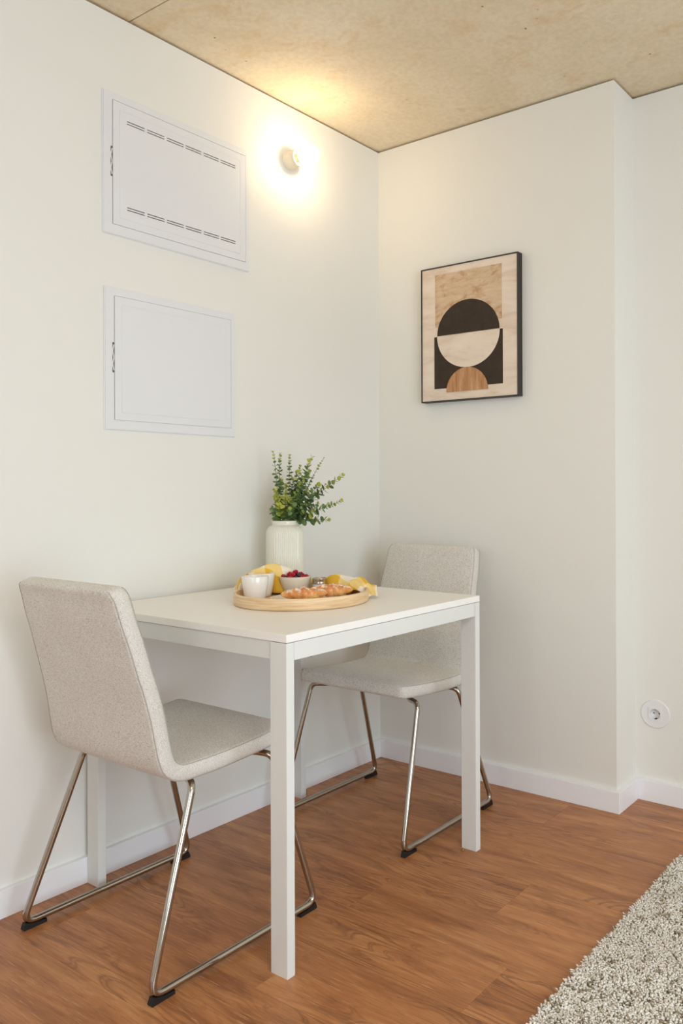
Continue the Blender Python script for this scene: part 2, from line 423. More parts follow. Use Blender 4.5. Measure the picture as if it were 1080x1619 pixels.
# ================================================================= WALL THINGS
def access_panel(name, label, y0, y1, z0, z1, dy0, dy1, dz0, dz1, hz, slots):
    t = thing(name, label, 'access panel', (0, (y0+y1)/2, z0))
    oy, oz = (y0+y1)/2, z0
    L = lambda y, z: (y-oy, z-oz)
    # frame: flat ring with a bevelled rim, hand-hole cut beside the door
    bm = bmesh.new()
    def ring(x0, x1, A, B):
        (a0, a1, b0, b1), (c0, c1, e0, e1) = A, B
        for q in ((a0, c0, b0, b1), (c1, a1, b0, b1), (c0, c1, b0, e0), (c0, c1, e1, b1)):
            box(bm, x0, x1, q[0]-oy, q[1]-oy, q[2]-oz, q[3]-oz)
    g_ = .0016
    # left stile is split round the finger pull
    hy = dy0-.0068
    for q in ((y0, hy, z0, z1), (hy, dy0-g_, z0, hz-.042), (hy, dy0-g_, hz+.042, z1), (dy1+g_, y1, z0, z1), (dy0-g_, dy1+g_, z0, dz0-g_), (dy0-g_, dy1+g_, dz1+g_, z1)):
        box(bm, .0, .006, q[0]-oy, q[1]-oy, q[2]-oz, q[3]-oz)
    bmesh.ops.remove_doubles(bm, verts=bm.verts, dist=1e-5)
    bm_obj('frame', bm, 'enamel', t)
    box_obj('frame_lip', (0, .0035, y0-.0025-oy, y1+.0025-oy, -.0025, z1+.0025-oz), 'enamel', t, bev=.001, seg=1)
    # door leaf with real slots
    ys = {dy0, dy1}; zs = {dz0, dz1}
    for a, b, c_, d_ in slots: ys |= {a, b}; zs |= {c_, d_}
    ys = sorted(ys); zs = sorted(zs); vs, fs = [], []
    def quad(*p): i = len(vs); vs.extend(p); fs.append((i, i+1, i+2, i+3))
    X = .0068
    for a, b in zip(ys, ys[1:]):
        for c_, d_ in zip(zs, zs[1:]):
            if any(sa-1e-6 <= a and b <= sb+1e-6 and sc-1e-6 <= c_ and d_ <= sd+1e-6 for sa, sb, sc, sd in slots): continue
            quad((X,a-oy,c_-oz), (X,b-oy,c_-oz), (X,b-oy,d_-oz), (X,a-oy,d_-oz))
    def walls(a, b, c_, d_, x0, x1):
        for p, q in (((a,c_),(b,c_)), ((b,c_),(b,d_)), ((b,d_),(a,d_)), ((a,d_),(a,c_))):
            quad((x0,p[0]-oy,p[1]-oz), (x0,q[0]-oy,q[1]-oz), (x1,q[0]-oy,q[1]-oz), (x1,p[0]-oy,p[1]-oz))
    walls(dy0, dy1, dz0, dz1, .0015, X)
    for s_ in slots: walls(*s_, .0042, X)
    mesh('door', vs, fs, 'enamel', t)
    door = t.children[-1]
    # pressed border line on the leaf
    i_ = .021; q = [(X, dy0+i_-oy, dz0+i_-oz), (X, dy1-i_-oy, dz0+i_-oz), (X, dy1-i_-oy, dz1-i_-oz), (X, dy0+i_-oy, dz1-i_-oz)]
    v_, f_ = sweep([Vector(p) for p in q], .0006, 6, closed=True); mesh('pressed_border', v_, f_, 'enamel', door, smooth=True)
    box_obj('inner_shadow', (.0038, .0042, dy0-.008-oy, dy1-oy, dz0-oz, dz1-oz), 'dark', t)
    # latch: wavy spring clip in the finger pull
    vv, ff = [], []; n = 24
    for i in range(n+1):
        z = hz-.036 + .072*i/n; yy = dy0-.0040 + .0016*math.cos(4*PI*i/n)
        vv += [(.0060, yy-.0015-oy, z-oz), (.0060, yy+.0015-oy, z-oz), (.0050, yy+.0015-oy, z-oz), (.0050, yy-.0015-oy, z-oz)]
    for i in range(n):
        for k in range(4): ff.append((4*i+k, 4*i+(k+1)%4, 4*i+4+(k+1)%4, 4*i+4+k))
    mesh('latch', vv, ff, 'enamel', t)
    return t
slots = []
for a, b in ((-1.093,-1.037), (-1.029,-.972), (-.964,-.906), (-.899,-.842), (-.834,-.776), (-.769,-.711)):
    for zc in (2.0935, 2.0865, 1.850, 1.843): slots.append((a, b, zc-.0014, zc+.0014))
access_panel('fuse_box_panel', 'upper white metal wall panel with two rows of ventilation slots in its door', -1.1625, -.6565, 1.766, 2.159, -1.1355, -.6705, 1.794, 2.139, 1.967, slots)
access_panel('access_panel', 'lower plain white metal wall panel without slots', -1.159, -.716, 1.222, 1.615, -1.1315, -.7315, 1.2485, 1.593, 1.4215, [])

# wall lamp
t = thing('wall_lamp', 'bare lit round bulb in a short porcelain holder on the wall', 'wall lamp', (0, -.474, 2.19))
pr = [(0, 0), (.0295, 0), (.0300, .002), (.0288, .030), (.0272, .047), (.0285, .0485), (.029, .050), (.0275, .0515), (.0245, .0515), (.0240, .045), (.0235, .030), (0, .030)]
v, f = lathe(pr, 56, axis='x'); mesh('lamp_holder', v, f, 'porcelain', t, smooth=True)
v, f = lathe([(.0135, .03), (.0140, .034), (.0134, .037), (.0140, .040), (.0134, .043), (.0140, .046), (.0134, .050), (.013, .058), (0, .058)], 40, axis='x'); mesh('lamp_cap', v, f, 'steel', t, smooth=True)
pr = [(.0132, .056), (.0150, .062)]
R0 = .0325; cxb = .102
for i in range(3, 25):
    a = PI - PI*i/24 ; x_ = cxb + R0*math.cos(a); r_ = R0*math.sin(a)
    if x_ > .073: pr.append((max(r_, 0), x_))
pr[-1] = (0, cxb+R0)
v, f = lathe(pr, 48, axis='x'); bulb = mesh('bulb', v, f, 'bulb', t, smooth=True)
v, f = lathe([(0, .058), (.004, .060), (.004, .088), (.0085, .092), (.0115, .098), (.0120, .104), (.0100, .110), (.0060, .1145), (0, .116)], 24, axis='x'); mesh('burner', v, f, 'burner', bulb, smooth=True)

# framed picture
px0, px1, pz0, pz1 = .2335, .6570, 1.3735, 1.8735
t = thing('framed_picture', 'black framed abstract print of half circles on beige ground', 'picture', ((px0+px1)/2, 0, pz0))
ox, oz = (px0+px1)/2, pz0
fw_ = .0042
for a, b, c_, d_ in ((px0, px0+fw_, pz0, pz1), (px1-fw_, px1, pz0, pz1), (px0+fw_, px1-fw_, pz0, pz0+fw_), (px0+fw_, px1-fw_, pz1-fw_, pz1)):
    box_obj('frame_bar', (a-ox, b-ox, -.0305, -.0005, c_-oz, d_-oz), 'frame', t, bev=.0006, seg=1)
box_obj('canvas', (px0+fw_-ox, px1-fw_-ox, -.0270, -.004, fw_, pz1-fw_-oz), 'print_ground', t)
def plate_shape(name, pts, y0, y1, mat):
    n = len(pts); vs = [(x-ox, y0, z-oz) for x, z in pts] + [(x-ox, y1, z-oz) for x, z in pts]
    fs = [tuple(range(n)), tuple(reversed(range(n, 2*n)))] + [(i, n+i, n+(i+1)%n, (i+1)%n) for i in range(n)]
    mesh(name, vs, fs, mat, t)
arc = lambda cx, cz, r, a0, a1, q=.885, n=40: [(cx + r*math.cos(a0+(a1-a0)*i/n), cz + q*r*math.sin(a0+(a1-a0)*i/n)) for i in range(n+1)]
plate_shape('tan_rectangle', [(.298,1.6505), (.5892,1.6505), (.5892,1.8445), (.298,1.8445)], -.0278, -.026, 'print_tan')
plate_shape('charcoal_square', [(.2935,1.4215), (.5925,1.4215), (.5925,1.6145), (.2935,1.6145)], -.0276, -.026, 'print_dark')
plate_shape('charcoal_half_circle', arc(.4435, 1.6170, .1355, 0, PI), -.0288, -.026, 'print_dark')
plate_shape('pale_half_circle', arc(.4440, 1.6145, .1365, PI, 2*PI, .90), -.0288, -.026, 'print_ground')
plate_shape('wood_half_circle', arc(.4400, 1.4065, .0905, 0, PI, .945), -.0298, -.026, 'print_wood')

# wall socket
t = thing('wall_socket', 'round white power socket low on the recessed wall', 'socket', (1.076, D, .293)); t.scale = (1, 1, .925)
v, f = lathe([(.0186, .0050), (.0490, .0050), (.0500, .0040), (.0503, 0)], 72, axis='-y'); 
bm = bmesh.new()
mesh('cover_plate', v, f, 'plastic', t, smooth=False)
v, f = lathe([(.0196, .0074), (.0186, .0070), (.0184, -.009), (0, -.009)], 56, axis='-y'); mesh('socket_well', v, f, 'plastic', t, smooth=False)
# square insert with a round mouth
vs, fs = [], []; n = 56; hs = .0232
for i in range(n):
    a = 2*PI*i/n; vs.append((.0196*math.cos(a), -.0074, .0196*math.sin(a)))
for i in range(n):
    a = 2*PI*i/n; k_ = hs/max(abs(math.cos(a)), abs(math.sin(a))); vs.append((k_*math.cos(a), -.0074, k_*math.sin(a)))
for i in range(n): vs.append((vs[n+i][0], -.0050, vs[n+i][2]))
for i in range(n):
    j = (i+1) % n; fs += [(i, j, n+j, n+i), (n+i, n+j, 2*n+j, 2*n+i)]
mesh('square_insert', vs, fs, 'plastic', t)
for sx in (-1, 1):
    v, f = lathe([(.0027, -.0086), (0, -.0086)], 20, axis='-y'); o = mesh('pin_hole', v, f, 'dark', t); o.location = (sx*.0095, 0, 0)
for sz in (-1, 1): box_obj('earth_clip', (-.003, .003, -.004, .008, sz*.0176-.0012, sz*.0176+.0012), 'screw', t)

# ================================================================= TABLE
X0, X1, Y0, Y1 = T+.0008, T+.767, -1.2208, -1.2208+.7531
LX, LY, TH = .052, .0231, .0177
t = thing('dining_table', 'square white dining table pushed against the left wall', 'table', ((X0+X1)/2, (Y0+Y1)/2, 0))
ox, oy = (X0+X1)/2, (Y0+Y1)/2
box_obj('tabletop', (X0-ox, X1-ox, Y0-oy, Y1-oy, .74-TH, .74), 'table', t, bev=.0009)
for xa in (X0, X1-LX):
    for ya in (Y0, Y1-LY):
        o = box_obj('leg', (xa-ox+.0003, xa+LX-ox-.0003, ya-oy+.0004, ya+LY-oy-.0004, .0015, .74-TH-.0014), 'table_leg', t, bev=.0009)
        box_obj('foot_cap', (xa-ox+.001, xa+LX-ox-.001, ya-oy+.001, ya+LY-oy-.001, 0, .0017), 'plastic', o)
za, zb = .74-TH-.0405, .74-TH-.0012
for (a, b, c_, d_) in ((X0+LX+.0008, X1-LX-.0008, Y0+.0035, Y0+.0215), (X0+LX+.0008, X1-LX-.0008, Y1-.0215, Y1-.0035)):
    box_obj('apron', (a-ox, b-ox, c_-oy, d_-oy, za, zb), 'table_leg', t, bev=.0008)
for (a, b) in ((X1-.019, X1-.0008), (X0+.001, X0+.019)):
    box_obj('apron', (a-ox, b-ox, Y0+LY+.0006-oy, Y1-LY-.0015-oy, za, zb), 'table_leg', t, bev=.0008)
for ys_ in (-1.139, -.850, -.556):
    v, f = lathe([(0, 0), (.0035, 0), (.004, .002), (.004, .0035)], 12); o = mesh('screw', v, f, 'screw', t); o.location = (X1-.010-ox, ys_-oy, za-.0028)
box_obj('spreader', (X0+.02-ox, X1-.02-ox, -.02, .02, .74-TH-.02, .74-TH-.0005), 'table_leg', t, bev=.001)

# ================================================================= CHAIRS
def chair():
    t = thing('dining_chair', 'x', 'chair')
    # shell: rear/underside line (y, z) with half width between the seams
    prof = [(-.279,.846,.176), (-.277,.838,.1775), (-.2685,.815,.182), (-.256,.767,.186), (-.242,.722,.189), (-.226,.663,.193), (-.213,.617,.197), (-.200,.562,.200),
            (-.1905,.506,.203), (-.183,.470,.205), (-.171,.443,.206), (-.150,.4255,.207), (-.122,.4165,.208), (-.06,.4155,.209), (0,.4175,.209), (.07,.4225,.209), (.13,.428,.208), (.188,.435,.207)]
    P = [Vector((0, a, b)) for a, b, _ in prof]; Wd = [c_ for _, _, c_ in prof]
    # resample by Catmull-Rom
    Q, WW = [], []
    for i in range(len(P)-1):
        p0, p1, p2, p3 = P[max(i-1,0)], P[i], P[i+1], P[min(i+2, len(P)-1)]
        n_ = max(2, int((p2-p1).length/.007))
        for k in range(n_):
            s_ = k/n_
            Q.append(.5*((2*p1) + (p2-p0)*s_ + (2*p0-5*p1+4*p2-p3)*s_*s_ + (3*p1-p0-3*p2+p3)*s_**3)); WW.append(Wd[i]*(1-s_)+Wd[i+1]*s_)
    Q.append(P[-1]); WW.append(Wd[-1])
    N = len(Q); ln = [0]
    for i in range(1, N): ln.append(ln[-1] + (Q[i]-Q[i-1]).length)
    # add dense samples at ends
    def at(d):
        d = min(max(d, 0), ln[-1])
        i = 0
        while i < N-2 and ln[i+1] < d: i += 1
        s_ = (d-ln[i])/max(ln[i+1]-ln[i], 1e-9); q = Q[i].lerp(Q[i+1], s_); tt = (Q[i+1]-Q[i]).normalized(); return q, tt, WW[i]*(1-s_)+WW[i+1]*s_
    L_ = ln[-1]; ds = [0, .0005, .0015, .003, .005, .0075, .010, .014, .018, .022]
    k = .028
    while k < L_-.024: ds.append(k); k += .0065
    ds += [L_-x for x in reversed([0, .0005, .0015, .003, .005, .0075, .010, .014, .018])]
    TH_ = .039; vs, fs = [], []; seamR, seamF = [[], []], [[], []]
    ncs = None
    smoothT = []
    for d in ds:
        ts = [at(d+e)[1] for e in (-.022,-.012, 0, .012,.022)]; tt = sum(ts, Vector()).normalized(); smoothT.append(tt)
    nsm = [Vector((0, -t_.z, t_.y)) for t_ in smoothT]      # inner side normal
    for d, tt, nn in zip(ds, smoothT, nsm):
        q, _, wd = at(d)
        nn = Vector((0, -tt.z, tt.y))
        e = min(d, L_-d); Rc, Re = .022, .012
        sh = Rc*(1-math.sqrt(max(0, 1-(1-min(e, Rc)/Rc)**2))) * .9
        se = Re*(1-math.sqrt(max(0, 1-(1-min(e, Re)/Re)**2)))
        hw = wd + .0095 - sh; a0 = 0+se*.9; a1 = TH_-se*.9
        crown = .0045*min(1, e/.05)
        r = min(.011, (a1-a0)/2-.0005)
        sec = []
        nn_w = 11
        for i in range(nn_w): # bottom (rear) left->right
            s_ = -1+2*i/(nn_w-1); sec.append((s_*(hw-r), a0 - crown*.35*(1-s_*s_)))
        for i in range(1, 5): a = -PI/2 + PI/2*i/5; sec.append((hw-r+r*math.cos(a)*1.0, a0+r+r*math.sin(a)))
        sec.append((hw+.0008, a0+r)); sec.append((hw+.0022, (a0+a1)/2)); sec.append((hw+.0008, a1-r))
        for i in range(1, 5): a = PI/2*i/5; sec.append((hw-r+r*math.cos(a), a1-r+r*math.sin(a)))
        for i in range(nn_w):
            s_ = 1-2*i/(nn_w-1); sec.append((s_*(hw-r), a1 + crown*(1-s_*s_)))
        for i in range(1, 5): a = PI/2 + PI/2*i/5; sec.append((-hw+r+r*math.cos(a), a1-r+r*math.sin(a)))
        sec.append((-hw-.0008, a1-r)); sec.append((-hw-.0022, (a0+a1)/2)); sec.append((-hw-.0008, a0+r))
        for i in range(1, 5): a = PI + PI/2*i/5; sec.append((-hw+r+r*math.cos(a), a0+r+r*math.sin(a)))
        ncs = len(sec)
        for x_, n__ in sec: vs.append(Vector((x_, 0, 0)) + q + nn*n__)
        c45 = r*(1-math.cos(PI/3.2))
        if e >= .004:
            for si, sg in ((0, -1), (1, 1)):
                seamR[si].append(Vector((sg*(hw-c45*.55), 0, 0)) + q + nn*(a0+c45*.45)); seamF[si].append(Vector((sg*(hw-c45*.55), 0, 0)) + q + nn*(a1-c45*.45))
    n = len(ds)
    for i in range(n-1):
        for k in range(ncs):
            j = (k+1) % ncs; fs.append((i*ncs+k, (i+1)*ncs+k, (i+1)*ncs+j, i*ncs+j))
    fs.append(tuple(range(ncs))); fs.append(tuple(reversed(range((n-1)*ncs, n*ncs))))
    shell = mesh('upholstered_shell', vs, fs, 'fabric', t, smooth=True)
    for sm in (seamR, seamF):
        loop = list(reversed(sm[0])) + sm[1]            # up one side, across the top, down the other
        v, f = sweep(sm[0][::-1] + sm[1] , .0007, 6, cap=True, closed=True)
        mesh('seam', v, f, 'white_seam', shell, smooth=True)
    # sled legs, each half a bent tube loop
    zt, zf, r = .4095, .0165, .0080
    for sg in (1, -1):
        p = [Vector((sg*.07, -.045, zt+.001)), Vector((sg*.150, -.086, zt)), Vector((sg*.213, -.098, zt)), Vector((sg*.252, -.2335, zf)), Vector((sg*.252, .2335, zf)), Vector((sg*.222, .122, zt+.001)), Vector((sg*.180, .108, zt+.004)), Vector((sg*.12, .055, zt+.005))]
        pp = fillet(p, [0, .03, .030, .024, .024, .026, .03, 0], 9)
        v, f = sweep(pp, r, 16); leg = mesh('sled_leg', v, f, 'nickel', t, smooth=True)
        for sy in (1, -1):
            prof2 = [(.178, 0), (.232, 0), (.2345, .003), (.229, .0175), (.222, .0145), (.205, .0098), (.19, .0086), (.178, .0084)]
            hw = .0072; n = len(prof2); x = sg*.252
            vs = [(x-hw, sy*a, b) for a, b in prof2] + [(x+hw, sy*a, b) for a, b in prof2]
            fs = [tuple(range(n)), tuple(reversed(range(n, 2*n)))] + [(i, n+i, n+(i+1)%n, (i+1)%n) for i in range(n)]
            o = mesh('rubber_foot', vs, fs, 'rubber', leg)
            bm = bmesh.new(); bm.from_mesh(o.data); bmesh.ops.recalc_face_normals(bm, faces=bm.faces); bm.to_mesh(o.data); bm.free()
    for sx in (-.09, .09):
        box_obj('mounting_strap', (sx-.04, sx+.04, -.062, .070, zt+.005, zt+.012), 'rubber', t, bev=.001, seg=1)
    return t
c1 = chair(); c1.location = (.362, -1.205, 0)
c1['label'] = 'light grey fabric sled chair nearest the camera, at left of the table, seen from behind'
c1['group'] = 'dining chairs at the table'
c2 = copy_tree(c1); c2.location = (.376, -.404, 0); c2.rotation_euler = (0, 0, PI)
c2['label'] = 'light grey fabric sled chair behind the table in front of the back wall corner'

# ================================================================= TRAY AND BREAKFAST
TC = Vector((.435, -.838, .74)); A = Vector((.696, .718, 0)); B = Vector((-.718, .696, 0))
rotT = math.atan2(A.y, A.x)
tl = lambda a, b, z=.746: tuple(Vector((TC.x, TC.y, 0)) + A*a + B*b + Vector((0, 0, z)))
RT = .1835
t = tag(None or mesh('serving_tray', *lathe([(0, .0005), (RT-.004, .0005), (RT-.0015, .0015), (RT, .004), (RT, .0305), (RT-.001, .0318), (RT-.006, .0318), (RT-.007, .0305), (RT-.007, .008), (RT-.0085, .0060), (0, .0060)], 128), 'birch', smooth=False, loc=tuple(TC)), 'round pale wooden serving tray holding the breakfast', 'tray')
for p in t.data.polygons: p.use_smooth = abs(p.normal.z) < .9
t.rotation_euler = (0, 0, rotT)

def cup(loc, label):
    ro, rb, h = .0368, .0270, .0665
    pr = [(0, 0), (rb-.003, 0), (rb, .002), (rb+.0025, .012), (rb+.0070, .040), (ro, h-.002), (ro-.0008, h), (ro-.0026, h), (ro-.0036, h-.002), (rb+.004, .040), (rb-.001, .012), (rb-.005, .005), (0, .0045)]
    o = mesh('cup', *lathe(pr, 72), 'ceramic', smooth=True, loc=loc)
    return tag(o, label, 'cup', 'white cups on the tray')
cup(tl(-.128, .0150, .7462), 'white handleless cup standing at the front left of the tray')
cup(tl(-.1145, .0975, .7462), 'white handleless cup half hidden behind the front cup')

# bowl with diamond relief
pr = [(0, .0), (.022, 0), (.024, .001)]
outer = [(.024 + (.0465-.024)*((z-.001)/.052)**.58, z) for z in [.001+.051*i/26 for i in range(1, 27)]]
pr += outer + [(.0463, .0533), (.0448, .0538), (.0436, .0525)] + [(max(.0, (r-.0032)), z) for r, z in reversed(outer[2:])] + [(.018, .0045), (0, .004)]
no = len(outer)
def relief(k, a, z):
    if 4 <= k < 3+no-2: return .0008*(abs(math.sin(a*22+z*420))*abs(math.sin(a*22-z*420)))
    return 0
bp = tl(-.020, .1115, .7462)
tag(mesh('bowl', *lathe(pr, 176, relief), 'bowl', smooth=True, loc=bp), 'small cream bowl with diamond relief full of berries', 'bowl')
# berries
def rasp_mesh():
    bm = bmesh.new()
    for ring, (zz, rr, n_) in enumerate(((-.0045, .0048, 8), (-.001, .0062, 10), (.003, .0054, 9), (.0062, .0032, 6), (.0078, 0, 1))):
        for i in range(n_):
            a = 2*PI*i/n_ + ring*.4
            bmesh.ops.create_icosphere(bm, subdivisions=1, radius=.0026, matrix=Matrix.Translation((rr*math.cos(a), rr*math.sin(a), zz)))
    me = bpy.data.meshes.new('raspberry'); bm.to_mesh(me); bm.free(); me.materials.append(M['rasp'])
    me.polygons.foreach_set('use_smooth', [True]*len(me.polygons)); return me
def blue_mesh():
    v, f = lathe([(0, -.0066), (.0035, -.0058), (.0062, -.003), (.0072, .0005), (.0062, .0040), (.0038, .0060), (.0030, .0070), (.0024, .0060), (.0015, .0050), (0, .0048)], 20)
    me = bpy.data.meshes.new('blueberry'); me.from_pydata(v, [], f); me.materials.append(M['blue']); me.polygons.foreach_set('use_smooth', [True]*len(f)); return me
RM, BM_ = rasp_mesh(), blue_mesh()
layer = [(.000, .000, .030, 'r')]
def ringb(n_, r, z, off, kinds):
    return [(r*math.cos(off+2*PI*i/n_), r*math.sin(off+2*PI*i/n_), z, kinds[i % len(kinds)]) for i in range(n_)]
layer = ringb(7, .0235, .0350, .3, 'rb') + ringb(11, .0325, .0500, -PI/2+.1, 'brrbrrrbrbr') + ringb(5, .0165, .0575, -PI/2-.5, 'rbrrr') + [(0, .004, .0625, 'r')]
for x_, y_, z_, kd in layer:
    o = bpy.data.objects.new('raspberry' if kd == 'r' else 'blueberry', RM if kd == 'r' else BM_); C.objects.link(o)
    o.location = Vector(bp) + A*x_ + B*y_ + Vector((0, 0, z_ + random.uniform(-.001, .001)))
    o.rotation_euler = (random.uniform(-1.2, 1.2), random.uniform(-1.2, 1.2), random.uniform(0, 6))
    dirs = ['towards the croissant ends', 'back right', 'back', 'back left', 'towards the cups', 'front left', 'front', 'front right']
    dw = dirs[int(((math.degrees(math.atan2(y_, x_)) % 360) + 22.5)//45) % 8]
    nm = 'red raspberry' if kd == 'r' else 'dark blueberry'
    lay = 'crowning the heap of berries in the bowl' if z_ > .06 else ('in the upper layer of the berry bowl, %s side' % dw) if z_ > .055 else ('along the rim of the berry bowl, %s side' % dw) if z_ > .045 else 'buried in the lower layer of the berry bowl'
    tag(o, nm + ' ' + lay, 'raspberry' if kd == 'r' else 'blueberry', 'raspberries in the bowl' if kd == 'r' else 'blueberries in the bowl')
# jar
t = thing('jam_jar', 'small glass jar with a metal lid between bowl and napkin', 'jar', tl(.050, .0985, .7462))
mesh('jar_body', *lathe([(0, 0), (.0190, 0), (.0207, .002), (.0210, .006), (.0210, .027), (.0200, .031), (.0185, .033), (.0185, .040), (0, .040)], 48), 'jamglass', t, smooth=True)
mesh('lid', *lathe([(.0200, .0315), (.0213, .0318), (.0206, .0340), (.0206, .0440), (.0213, .0462), (.0205, .0478), (.0185, .0476), (.0178, .0462), (0, .0462)], 48), 'steel', t, smooth=True)
# plate
vs, fs = lathe([(0, 0), (.060, 0), (.066, .0015), (.096, .0095), (.0985, .0108), (.0975, .0118), (.094, .0108), (.066, .0038), (.058, .0028), (0, .0028)], 72)
vs = [(x*1.06, y*.86, z) for x, y, z in vs]
o = mesh('plate', vs, fs, 'plate', smooth=True, loc=tl(.018, -.030, .7462)); o.rotation_euler = (0, 0, rotT)
tag(o, 'small white oval plate under the croissants', 'plate')
# croissants
def croissant(name, label, loc, rz, L, R, bend, seed, nseg=7):
    rnd = random.Random(seed); n, m_ = 84, 28; vs, fs = [], []
    ph = rnd.uniform(0, 6)
    for i in range(n+1):
        s_ = -1+2*i/n
        env = max(0.0, 1-abs(s_)**3.2)**.6 * (1-.28*abs(s_))
        seg = (s_*.5+.5)*nseg; fr = seg % 1
        ridge = 1 - .26*(1-abs(math.sin(PI*fr))**.4)
        c_ = Vector((s_*L/2, bend*s_*s_, 0)); tt = Vector((L/2, 2*bend*s_, 0)).normalized(); nn = Vector((-tt.y, tt.x, 0))
        r = max(.0004, R*env*ridge)
        for k in range(m_):
            a = 2*PI*k/m_; 
            sk = .010*math.cos(a)*(1-abs(s_))       # rolled layers run obliquely
            rr = r*(1+.22*noise.noise(Vector((s_*5+ph, math.cos(a)*1.6, math.sin(a)*1.6))) + .05*noise.noise(Vector((s_*26+ph, math.cos(a)*5, math.sin(a)*5))))
            p = c_ + nn*(rr*1.12*math.cos(a)) + Vector((0, 0, 1))*(rr*math.sin(a)*.92) + tt*sk
            vs.append(p)
    zmin = min(v.z for v in vs)*.72
    vs = [Vector((v.x, v.y, max(v.z, zmin)-zmin)) for v in vs]
    for i in range(n):
        for k in range(m_): fs.append((i*m_+k, (i+1)*m_+k, (i+1)*m_+(k+1)%m_, i*m_+(k+1)%m_))
    fs.append(tuple(range(m_))); fs.append(tuple(reversed(range(n*m_, (n+1)*m_))))
    o = mesh(name, vs, fs, 'crust', smooth=True, loc=loc); o.rotation_euler = (0, 0, rz)
    bm = bmesh.new(); bm.from_mesh(o.data); bmesh.ops.recalc_face_normals(bm, faces=bm.faces); bm.to_mesh(o.data); bm.free()
    return tag(o, label, 'croissant', 'croissants on the plate')
croissant('croissant', 'sugar dusted croissant lying at the front left of the plate', tl(.006, -.060, .7550), rotT+.06, .126, .0205, .014, 3, 5)
croissant('croissant', 'sugar dusted croissant lying behind at the right of the plate', tl(.078, -.010, .7550), rotT-.10, .122, .0205, .012, 9, 5)
# napkin: arched folds along the back of the tray, hanging over the right rim
def napkin():
    ctl = [(-.180, .062, .772, .010), (-.174, .078, .795, .016), (-.153, .124, .810, .024), (-.131, .134, .825, .030), (-.087, .140, .835, .032), (-.064, .136, .829, .042), (-.045, .142, .818, .036), (-.015, .150, .806, .024),
           (.022, .150, .788, .022), (.060, .138, .784, .024), (.086, .120, .7965, .034), (.113, .105, .7975, .042), (.149, .075, .7955, .045), (.172, .045, .784, .040), (.190, .018, .762, .026), (.197, .006, .752, .018)]
    pts = []
    for i in range(len(ctl)-1):
        p = [np.array(ctl[max(0, min(len(ctl)-1, i+d))]) for d in (-1, 0, 1, 2)]
        for k in range(8):
            s_ = k/8; pts.append(.5*((2*p[1]) + (p[2]-p[0])*s_ + (2*p[0]-5*p[1]+4*p[2]-p[3])*s_*s_ + (3*p[1]-p[0]-3*p[2]+p[3])*s_**3))
    pts.append(np.array(ctl[-1])); n = len(pts); m_ = 26; vs, fs, uv = [], [], []
    acc = 0
    for i, (a, b, z, hw) in enumerate(pts):
        q0, q1 = pts[max(i-1, 0)], pts[min(i+1, n-1)]
        ta, tb = q1[0]-q0[0], q1[1]-q0[1]; l = math.hypot(ta, tb) or 1; na, nb = -tb/l, ta/l
        if i: acc += math.hypot(a-pts[i-1][0], math.hypot(b-pts[i-1][1], z-pts[i-1][2]))
        wr = min(1, (n-1-i)/10)
        for k in range(m_+1):
            s_ = -1+2*k/m_                   # -1 towards the camera
            base = .7530 if a < .150 else .7530 + .0215*min(1, (a-.150)/.02)
            if a > .150 and s_ < 0: base = .764
            if a > .186: base = min(base, z-.006)
            if s_ > 0 or a < -.14: base = max(base, .7735 if math.hypot(a+na*s_*hw, b+nb*s_*hw) > .172 and a < .186 else base)
            h = (1-abs(s_)**1.7)
            zz = base + (z-base)*h
            fold = .0040*math.sin(s_*7+acc*38)*h*wr + .0055*noise.noise(Vector((acc*26, s_*2.1, 3)))*wr
            zz += fold if zz+fold > .7525 else 0
            off = s_*hw*(1 + .25*noise.noise(Vector((acc*20, s_, 9))))
            aa, bb = a+na*off, b+nb*off
            vs.append(Vector(tl(aa, bb, zz))); uv.append((acc*1.15 + .018 + .35*s_*hw*.5, s_*.062 + .30 + .45*acc))
    for i in range(n-1):
        for k in range(m_): fs.append((i*(m_+1)+k, (i+1)*(m_+1)+k, (i+1)*(m_+1)+k+1, i*(m_+1)+k+1))
    o0 = Vector(tl(0, .12, .75)); vs = [v-o0 for v in vs]
    o = mesh('napkin', vs, fs, 'gingham', smooth=True, loc=tuple(o0))
    ul = o.data.uv_layers.new(name='UVMap')
    for lp in o.data.loops: ul.data[lp.index].uv = uv[lp.vertex_index]
    md = o.modifiers.new('thickness', 'SOLIDIFY'); md.thickness = .0012
    return tag(o, 'yellow and white gingham napkin bunched along the back of the tray', 'napkin')
napkin()

# ================================================================= VASE AND SPRIGS
VX, VY, VR = .130, -.618, .0586
vp = [(0, 0), (.050, 0), (.0545, .0015), (.0570, .006), (VR, .014)] + [(VR, .014+.150*i/10) for i in range(1, 11)] + \
     [(VR*1.0, .170), (VR*.985, .178), (.0545, .186), (.0500, .1925), (.0450, .1965), (.0418, .1985), (.0408, .2005), (.0415, .203), (.0420, .2085), (.0412, .2115), (.0390, .2120), (.0372, .2095), (.0372, .196), (.050, .180), (.053, .165), (.053, .012), (.048, .006), (0, .005)]
def ribs(k, a, z):
    if 3 <= k <= 18:
        s_ = 1 if 4 <= k <= 16 else .5
        return .0010*s_*(abs(math.cos(a*30))*2-1.3)
    return 0
tag(mesh('vase', *lathe(vp, 360, ribs), 'vase', smooth=True, loc=(VX, VY, .74)), 'pale ribbed ceramic vase standing on the table against the wall', 'vase')

